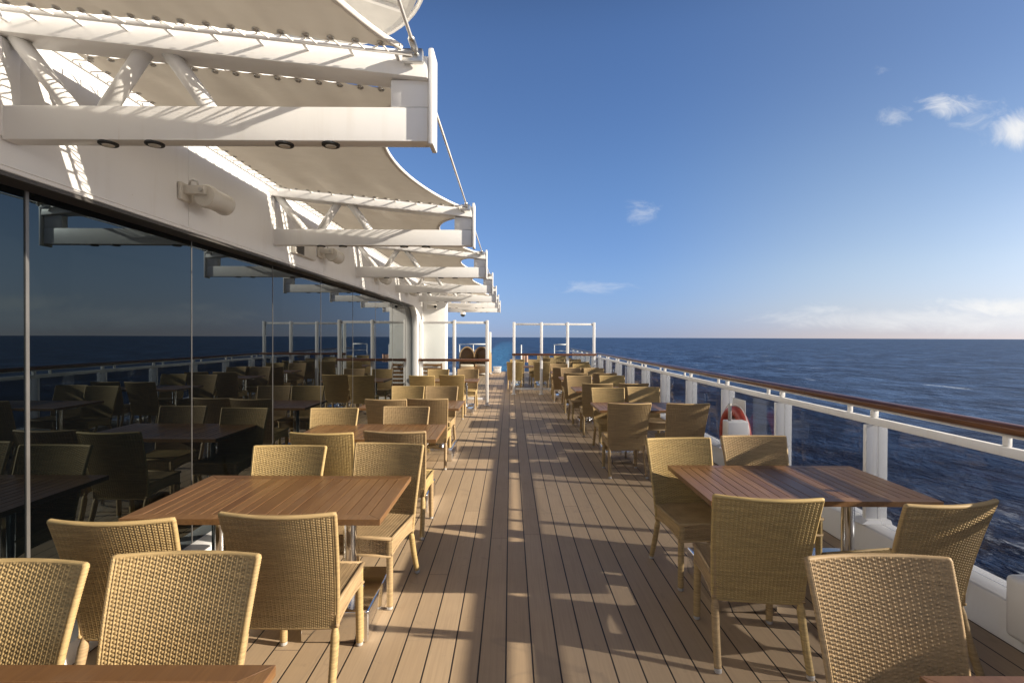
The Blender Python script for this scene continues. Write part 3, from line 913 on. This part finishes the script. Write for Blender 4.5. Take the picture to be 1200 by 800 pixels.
def make_chair():
    t = thing('wicker_chair', 'x', 'chair')
    make_backrest().build('backrest', 'wicker', t, 0, True, fix=False)
    make_seat().build('seat', 'wicker', t, 0, True, fix=False)
    for s in (-1, 1):
        pts, rs = leg_path((s * 0.207, -0.218, 0.45), (s * 0.210, -0.220, 0.022), 0.0225, 0.0200)
        l = MB().path(pts, rs, 8).build('leg', 'wicker', t, 0, True)
        MB().lathe([(0.016, 0.002), (0.019, 0.006), (0.019, 0.024), (0.012, 0.03)], (s * 0.210, -0.220, 0.0), 14).build('foot', 'foot_grey', l)
        pts, rs = [], []
        for i in range(72):
            z = 0.60 - (0.60 - 0.022) * i / 71
            if z > 0.335: yy_ = float(back_y((z - 0.335) / 0.58)) - 0.008; xx = 0.2135 + 0.033 * (z - 0.335) / 0.58
            else:
                q_ = (0.335 - z) / 0.313
                yy_ = 0.187 + 0.100 * q_ ** 1.35; xx = 0.2135 + 0.010 * q_
            pts.append((s * xx, yy_, z)); rs.append((0.0108 if z > 0.345 else min(0.0215, 0.0108 + 0.0107 * (0.345 - z) / 0.05) - 0.003 * max(0, (0.335 - z)) / 0.31) + (0.0007 if i % 2 else 0))
        l = MB().path(pts, rs, 8).build('leg', 'wicker', t, 0, True)
        MB().lathe([(0.016, 0.002), (0.019, 0.006), (0.019, 0.024), (0.012, 0.03)], (s * 0.2235, 0.287, 0.0), 14).build('foot', 'foot_grey', l)
    return t
ch0 = make_chair()
used = [False]
GRP_L = 'wicker chairs at the tables by the windows'; GRP_R = 'wicker chairs at the tables by the railing'
def chair(x, y, rot, label, group):
    if not used[0]:
        used[0] = True; c = ch0
        c.location = (x, y, 0); c.rotation_euler = (0, 0, rot)
    else:
        c = copy_tree(ch0, (x, y, 0), rot)
    tag(c, label, 'chair', group)
TN = ['frontmost', 'second', 'third', 'fourth', 'fifth', 'sixth', 'seventh']
def lab(facing, row, i, end):
    side = 'window' if row == 'L' else 'railing'
    f = 'facing the camera' if facing else 'with its back to the camera'
    where = {'a': 'aisle end', 'w': side + ' end'}[end]
    return f'wicker chair {f} at {TN[i]} {side}-side table, {where}'
J = lambda s: random.uniform(-s, s)
L_ch = [(0, -1.155, 1.52, 0.02, 1, 'a'), (0, -1.72, 1.45, 0.0, 1, 'w'),
        (1, -1.73, 2.525, PI + 0.05, 0, 'w'), (1, -1.04, 2.61, PI + 0.0, 0, 'a'), (1, -1.58, 3.36, 0.0, 1, 'w'), (1, -0.93, 3.45, -0.13, 1, 'a'),
        (2, -1.55, 4.525, PI, 0, 'w'), (2, -0.955, 4.6, PI - 0.03, 0, 'a'), (2, -1.92, 5.31, 0.03, 1, 'w'), (2, -1.175, 5.45, -0.02, 1, 'a'),
        (3, -1.575, 6.78, PI + .02, 0, 'w'), (3, -1.05, 6.87, PI - .02, 0, 'a'), (3, -1.62, 7.84, 0.02, 1, 'w'), (3, -1.1, 7.84, -0.03, 1, 'a'),
        (4, -1.80, 10.75, PI, 0, 'w'), (4, -1.20, 10.93, PI - .04, 0, 'a'), (4, -1.74, 12.12, 0.02, 1, 'w'), (4, -1.03, 12.22, 0, 1, 'a')]
for i, x, y, r, fc, e in L_ch:
    chair(x, y, r, lab(fc, 'L', i, e), GRP_L)
R_ch = [(0, 1.325, 1.51, 0.0, 1, 'a'), (0, 2.34, 1.36, -0.05, 1, 'w'), (0, 1.36, 0.50, PI, 0, 'a'), (0, 2.05, 0.46, PI, 0, 'w'),
        (1, 1.325, 2.86, PI - 0.12, 0, 'a'), (1, 2.09, 2.78, PI + 0.157, 0, 'w'), (1, 1.35, 3.69, 0.09, 1, 'a'), (1, 1.96, 3.79, 0.0, 1, 'w'),
        (2, 1.44, 6.48, PI, 0, 'a'), (2, 2.14, 6.48, PI + .03, 0, 'w'), (2, 1.53, 7.7, 0.0, 1, 'a'), (2, 2.13, 7.84, 0.02, 1, 'w'),
        (3, 1.50, 9.1, PI, 0, 'a'), (3, 2.12, 9.15, PI + .05, 0, 'w'), (3, 1.43, 10.2, 0.04, 1, 'a'), (3, 2.1, 10.3, -.03, 1, 'w'),
        (4, 1.46, 11.62, PI - .04, 0, 'a'), (4, 2.1, 11.65, PI, 0, 'w'), (4, 1.55, 12.8, 0, 1, 'a'), (4, 2.15, 12.75, 0.05, 1, 'w'),
        (5, 1.38, 13.75, PI, 0, 'a'), (5, 2.05, 13.72, PI + .04, 0, 'w'), (5, 1.45, 14.82, 0.03, 1, 'a'), (5, 2.1, 14.80, 0, 1, 'w')]
for i, x, y, r, fc, e in R_ch:
    chair(x, y, r, lab(fc, 'R', i, e), GRP_R)
AFT = [(0.15, 16.6, PI, 'dark wicker chair behind the outer post of the right glass screen'),
       (1.02, 16.62, PI - .05, 'dark wicker chair behind the second post of the right glass screen'),
       (0.25, 17.8, 0, 'wicker chair facing the camera beyond the right screen, nearest the aisle'),
       (0.92, 17.8, 0.1, 'wicker chair facing the camera beyond the right screen, next to aisle table end'),
       (1.75, 16.9, PI, 'wicker chair behind the third post of the right glass screen'),
       (2.3, 16.9, PI, 'wicker chair behind the right end of the right glass screen'),
       (1.7, 18.2, 0, 'wicker chair on far side of railing table beyond the right screen, aisle end'),
       (2.3, 18.2, 0, 'wicker chair on far side of railing table beyond the right screen, railing end'),
       (1.4, 20.1, PI, 'wicker chair with back turned at last table before the stern, aisle end'),
       (2.1, 20.1, PI, 'wicker chair with back turned at last table before the stern, railing end'),
       (1.4, 21.4, 0, 'wicker chair farthest from the camera at the last table, aisle end'),
       (2.1, 21.4, 0, 'wicker chair farthest from the camera at the last table, railing end')]
for x, y, r, lb in AFT:
    chair(x, y, r, lb, 'wicker chairs beyond the right glass screen')

# ------------------------------------------------------------------ tables
def make_table():
    t = thing('teak_table', 'x', 'table')
    HW, HD, zt, th, fr = 0.69, 0.425, 0.745, 0.032, 0.075
    m = MB()
    def board(poly, z0, z1):
        m.prism([(x, y, z0) for x, y in poly], [(x, y, z1) for x, y in poly])
    g = 0.0015
    board([(-HW, -HD), (HW, -HD), (HW - fr, -HD + fr), (-HW + fr, -HD + fr)], zt - th, zt)
    board([(HW, HD), (-HW, HD), (-HW + fr, HD - fr), (HW - fr, HD - fr)], zt - th, zt)
    board([(HW + 0, -HD + g), (HW, HD - g), (HW - fr, HD - fr - g), (HW - fr, -HD + fr + g)], zt - th, zt)
    board([(-HW, HD - g), (-HW, -HD + g), (-HW + fr, -HD + fr + g), (-HW + fr, HD - fr - g)], zt - th, zt)
    # centre rail and slats
    board([(-0.05, -HD + fr + g), (0.05, -HD + fr + g), (0.05, HD - fr - g), (-0.05, HD - fr - g)], zt - th, zt - 0.0005)
    for s in (-1, 1):
        a, e = 0.053, HW - fr - 0.003
        n_ = 9; w = (e - a) / n_
        for i in range(n_):
            x0, x1 = a + i * w + 0.0022, a + (i + 1) * w - 0.0022
            if s < 0: x0, x1 = -x1, -x0
            board([(x0, -HD + fr + g), (x1, -HD + fr + g), (x1, HD - fr - g), (x0, HD - fr - g)], zt - 0.022, zt - 0.0006 + random.uniform(-0.0003, 0.0003))
    m.build('tabletop', 'teak', t, 0.0012, segs=1)
    MB().box((-HW + 0.08, -0.05, zt - th - 0.03), (HW - 0.08, 0.05, zt - th - 0.0015)).build('support_bar', 'steel', t, 0.004)
    for s in (-1, 1):
        x = s * 0.40
        l = MB().lathe([(0.040, 0.15), (0.040, zt - th - 0.036)], (x, 0, 0), 28).build('pedestal', 'chrome', t, smooth_=False)
        l.data.polygons.foreach_set('use_smooth', [True] * len(l.data.polygons)); l.data.set_sharp_from_angle(angle=0.6)
        MB().box((x - 0.19, -0.28, 0.003), (x + 0.19, 0.28, 0.185)).build('base', 'chrome', l, 0.012, segs=3)
        MB().lathe([(0.085, 0.186), (0.085, 0.196), (0.055, 0.204), (0.0405, 0.206)], (x, 0, 0), 28).build('collar', 'chrome', l)
    return t
tb0 = make_table()
TB = [(-1.375, 1.075, 'teak slatted table nearest the camera by the windows, at bottom left', 'L'),
      (-1.375, 3.125, 'teak slatted table by the windows with sunlit mitred corner, second from camera', 'L'),
      (-1.39, 5.235, 'third teak table along the windows from the camera', 'L'),
      (-1.38, 7.33, 'fourth teak table along the windows from the camera', 'L'),
      (-1.40, 11.55, 'last teak table by the windows, in front of the left glass screen', 'L'),
      (1.865, 1.03, 'teak table by the railing cut off by the bottom right corner', 'R'),
      (1.885, 3.445, 'reddish teak table by the railing with a dark shadow band across it', 'R'),
      (1.885, 7.20, 'teak table by the railing just beyond the lifebuoy', 'R'),
      (1.88, 9.65, 'fourth teak table along the railing from the camera', 'R'),
      (1.88, 12.2, 'fifth teak table along the railing from the camera', 'R'),
      (1.82, 14.27, 'sixth teak table along the railing, just before the right glass screen', 'R'),
      (0.62, 17.2, 'teak table beyond the right glass screen, nearest the aisle', 'A'),
      (2.02, 17.55, 'teak table beyond the right glass screen, next to the railing', 'A'),
      (1.75, 20.75, 'teak table farthest away, nearest the stern', 'A')]
for k, (x, y, lb, row) in enumerate(TB):
    t = tb0 if k == 0 else copy_tree(tb0, (x, y, 0), 0)
    t.location = (x, y, 0); t.rotation_euler = (0, 0, J(0.008))
    tag(t, lb, 'table', {'L': 'teak tables by the windows', 'R': 'teak tables by the railing', 'A': 'teak tables beyond the right screen'}[row])

# ------------------------------------------------------------------ glass wind screens
def screen(name, label, y, xs, zt, zw, foot):
    t = thing(name, label, 'wind screen', (xs[0], y, 0), group='glass wind screens across the deck')
    L = lambda x: x - xs[0]
    w = 0.04
    for x in xs:
        MB().box((L(x) - w, -w, 0.004), (L(x) + w, w, zt)).build('post', 'white', t, 0.01)
        MB().box((L(x) - 0.07, -0.07, 0.002), (L(x) + 0.07, 0.07, 0.014)).build('base_plate', 'white', t)
    MB().box((L(xs[0]) + w, -0.028, zt - 0.09), (L(xs[-1]) - w, 0.028, zt - 0.03)).build('top_rail', 'white', t, 0.006)
    MB().box((L(xs[0]) - 0.06, -0.125, zw - 0.035), (L(xs[-1]) + 0.06, -0.045, zw + 0.03)).build('wooden_rail', 'rail_wood', t, 0.012)
    for i in range(len(xs) - 1):
        MB().box((L(xs[i]) + w + 0.004, -0.006, 0.20), (L(xs[i + 1]) - w - 0.004, 0.006, zt - 0.092)).build('glass_pane', 'screen_glass', t)
        if foot(i):
            MB().box((L(xs[i]) + w, -0.025, 0.14), (L(xs[i + 1]) - w, 0.025, 0.195)).build('foot_rail', 'white', t, 0.006)
screen('glass_screen', 'white framed glass wind screen on the left beside the white deckhouse end', 12.8, [-2.22, -1.40, -0.58], 2.13, 1.14, lambda i: True)
screen('glass_screen', 'white framed glass wind screen with four posts, right of the aisle', 15.3, [0.11, 0.93, 1.71, 2.50], 2.16, 1.2, lambda i: True)

# ------------------------------------------------------------------ lifebuoy with its float box
lb = thing('lifebuoy', 'orange lifebuoy hung on the railing behind a white box', 'lifebuoy', (2.80, 6.36, 0.50))
def arc(a0, a1, R, r, n_=24, m_=12):
    pts = [(0.0, R * math.cos(math.radians(a0 + (a1 - a0) * i / (n_ - 1))), R * math.sin(math.radians(a0 + (a1 - a0) * i / (n_ - 1)))) for i in range(n_)]
    return MB().path(pts, r, m_)
MB().torus((0, 0, 0), 0.30, 0.065, (1, 0, 0), 64, 14).build('ring', 'orange', lb, smooth_=True)
for a in (-28, 208, 248, 292):
    arc(a - 9, a + 9, 0.30, 0.0675).build('reflective_band', 'reflective_band', lb, smooth_=True)
pts = []
for i in range(65):
    a = 2 * PI * i / 64
    rr = 0.385 + 0.02 * abs(math.sin(2 * a + PI / 2 * 0))
    pts.append((0.0, rr * math.cos(a), rr * math.sin(a)))
MB().path(pts[:-1], 0.006, 6, closed=True).build('grab_line', 'rope', lb, smooth_=True)
fb = thing('float_light_box', 'white boxy float light with a grey tube beside the orange lifebuoy', 'float light', (2.645, 5.98, 0.545))
MB().box((-0.125, -0.08, 0.0), (0.115, 0.08, 0.20)).build('box', 'white', fb, 0.012, segs=3)
MB().path([(-0.08, -0.02, 0.201), (-0.08, -0.02, 0.40)], 0.02, 12).build('tube', 'foot_grey', fb, smooth_=True)
MB().box((0.02, -0.02, -0.34), (0.11, 0.02, -0.001)).build('bracket', 'white', fb, 0.006)
MB().box((0.10, -0.025, -0.31), (0.20, 0.025, -0.27)).build('rail_clamp', 'steel', fb, 0.004)
sg = thing('notice_panel', 'small clear white panel standing beside the lifebuoy post', 'panel', (2.86, 6.55, 0.35))
MB().box((-0.008, -0.34, 0.05), (0.008, 0.0, 0.60)).build('panel', 'overhang_grey', sg, 0.004)
MB().box((-0.015, -0.19, -0.13), (0.015, -0.15, 0.049)).build('stand', 'white', sg)
rb = thing('float_bag', 'small orange float bag with a white strap just right of the white float box', 'bag', (2.80, 5.92, 0.34))
prof = [(0.001, -0.09)] + [(0.075 * math.cos(a) ** 0.6, 0.015 + 0.1 * math.sin(a)) for a in np.linspace(-1.2, 1.5, 12)] + [(0.001, 0.116)]
MB().lathe([(r, h + 0.1) for r, h in prof], (0, 0, 0), 20).build('pouch', 'orange', rb, smooth_=True)
MB().box((-0.084, -0.012, -0.28), (-0.076, 0.012, 0.26)).build('strap', 'reflective_band', rb)
MB().box((-0.02, -0.05, -0.336), (0.02, 0.05, 0.02)).build('bracket', 'white', rb)

# ------------------------------------------------------------------ stern
def stern_rail(label, x0, x1, y, z):
    t = thing('stern_railing', label, 'railing', (x0, y, 0), group='white railings at the stern')
    L = lambda x: x - x0
    k = max(2, int((x1 - x0) / 0.6) + 1)
    for i in range(k):
        x = x0 + (x1 - x0) * i / (k - 1)
        MB().path([(L(x), 0, 0.002), (L(x), 0, z - 0.022)], 0.026, 10).build('post', 'white', t, smooth_=True)
    MB().path([(-0.03, 0, z), (L(x1) + 0.03, 0, z)], 0.03, 10).build('top_rail', 'white', t, smooth_=True)
    for zz in (0.4, 0.75, 1.05):
        MB().path([(0, -0.0, zz), (L(x1), 0, zz)], 0.014, 8).build('bar', 'white', t, smooth_=True)
stern_rail('white tubular railing at the stern on the left, behind the hooded wicker seats', -2.5, -1.15, 25.2, 1.36)
stern_rail('white tubular railing at the stern on the right, by the end of the handrail', 2.15, 2.80, 25.0, 1.36)

def hooded(x, y, label, rz):
    t = thing('hooded_seat', label, 'hooded seat', (x, y, 0), rz, 'hooded wicker seats at the stern')
    m = MB(); n_ = 18; R = 0.33
    out_, inn = [], []
    P = np.zeros((8, n_ + 1, 3)); Q = np.zeros((8, n_ + 1, 3))
    for i in range(8):
        f = i / 7
        for j in range(n_ + 1):
            a = PI * j / n_
            zz = 0.86 + 0.44 * math.sin(a) * (1 - 0.18 * f * f)
            P[i, j] = (R * math.cos(a), -0.35 + 0.75 * f, zz); Q[i, j] = (0.9 * R * math.cos(a), -0.35 + 0.72 * f, zz - 0.05)
    m.grid(P); m.grid(Q[:, ::-1])
    for s in (0, n_):
        m.add([P[0, s], P[7, s], (P[7, s][0], P[7, s][1], 0.1), (P[0, s][0], P[0, s][1], 0.1)], [(0, 1, 2, 3)])
    back = [tuple(P[7, j]) for j in range(n_ + 1)] + [(-R, 0.40, 0.1), (R, 0.40, 0.1)]
    m.add(back, [tuple(range(len(back)))])
    front = [tuple(P[0, j]) for j in range(n_ + 1)] + [tuple(Q[0, j]) for j in range(n_, -1, -1)]
    m.add(front, [(j, j + 1, 2 * n_ + 1 - j - 1, 2 * n_ + 1 - j) for j in range(n_)])
    m.build('hood', 'brown_wicker', t)
    MB().box((-0.31, -0.38, 0.10), (0.31, 0.36, 0.40)).build('seat_base', 'brown_wicker', t, 0.02)
    MB().box((-0.29, -0.36, 0.402), (0.29, 0.33, 0.50)).build('cushion', 'cream_cushion', t, 0.03)
    for sx in (-0.27, 0.27):
        for sy in (-0.3, 0.3):
            MB().path([(sx, sy, 0.003), (sx, sy, 0.10)], 0.02, 8).build('leg', 'black_rubber', t, smooth_=True)
hooded(-1.95, 22.9, 'brown hooded wicker seat at the stern, the left one of two', 0.15)
hooded(-1.24, 23.1, 'brown hooded wicker seat at the stern, the right one of two', -0.15)
pl = thing('deck_post', 'tall white square post beside the white ventilator at the stern', 'post', (-0.98, 23.9, 0))
MB().box((-0.09, -0.09, 0.02), (0.09, 0.09, 1.95)).build('shaft', 'white', pl, 0.02)
MB().box((-0.14, -0.14, 0.002), (0.14, 0.14, 0.02)).build('base_plate', 'white', pl)
vt = thing('ventilator', 'white mushroom ventilator at the stern beside the tall white post', 'ventilator', (-1.32, 23.9, 0))
MB().lathe([(0.20, 0.002), (0.20, 0.78), (0.15, 0.80)], (0, 0, 0), 28).build('trunk', 'white', vt, smooth_=False)
MB().lathe([(0.10, 0.80), (0.28, 0.80), (0.29, 0.88), (0.22, 1.02), (0.10, 1.10), (0.001, 1.12)], (0, 0, 0), 28).build('cap', 'white', vt, smooth_=True)
bx = thing('deck_locker', 'low white locker on the deck edge at the stern, by open water', 'locker', (-0.62, 24.4, 0))
MB().box((-0.18, -0.2, 0.03), (0.18, 0.2, 0.27)).build('body', 'white', bx, 0.02)
MB().box((-0.20, -0.22, 0.272), (0.20, 0.22, 0.31)).build('lid', 'white', bx, 0.012)
MB().box((-0.15, -0.17, 0.002), (0.15, 0.17, 0.029)).build('plinth', 'white', bx)
fp = thing('flag_post', 'thin white post with a pinkish cloth, beyond the right glass screen', 'post', (0.48, 22.5, 0))
MB().path([(0, 0, 0.002), (0, 0, 1.38)], 0.03, 10).build('pole', 'white', fp, smooth_=True)
m = MB(); P = np.zeros((10, 16, 3))
for i in range(10):
    for j in range(16):
        P[i, j] = (0.03 + 0.27 * j / 15, 0.02 * math.sin(j * 0.9) * (j / 15), 0.62 + 0.33 * i / 9 - 0.02 * math.sin(j / 15 * PI))
m.grid(P); m.build('cloth', 'pink_towel', fp, smooth_=True)

# folded teak deck chair leaning on the wall past the left screen
fd = thing('folded_deckchair', 'folded slatted teak deckchair leaning on the white bulkhead behind the left screen', 'deckchair', (-1.95, 13.20, 0))
for sx in (-0.26, 0.26):
    MB().path([(sx, -0.15, 0.003), (sx - 0.10, 0.12, 1.02)], 0.022, 6).build('side_rail', 'teak', fd)
m = MB()
for i in range(9):
    z = 0.15 + i * 0.10; t_ = z / 1.02
    m.box((-0.25 - 0.10 * t_, -0.16 + 0.27 * t_, z), (0.25 - 0.10 * t_, -0.14 + 0.27 * t_, z + 0.06))
m.build('slats', 'teak', fd, 0.002)
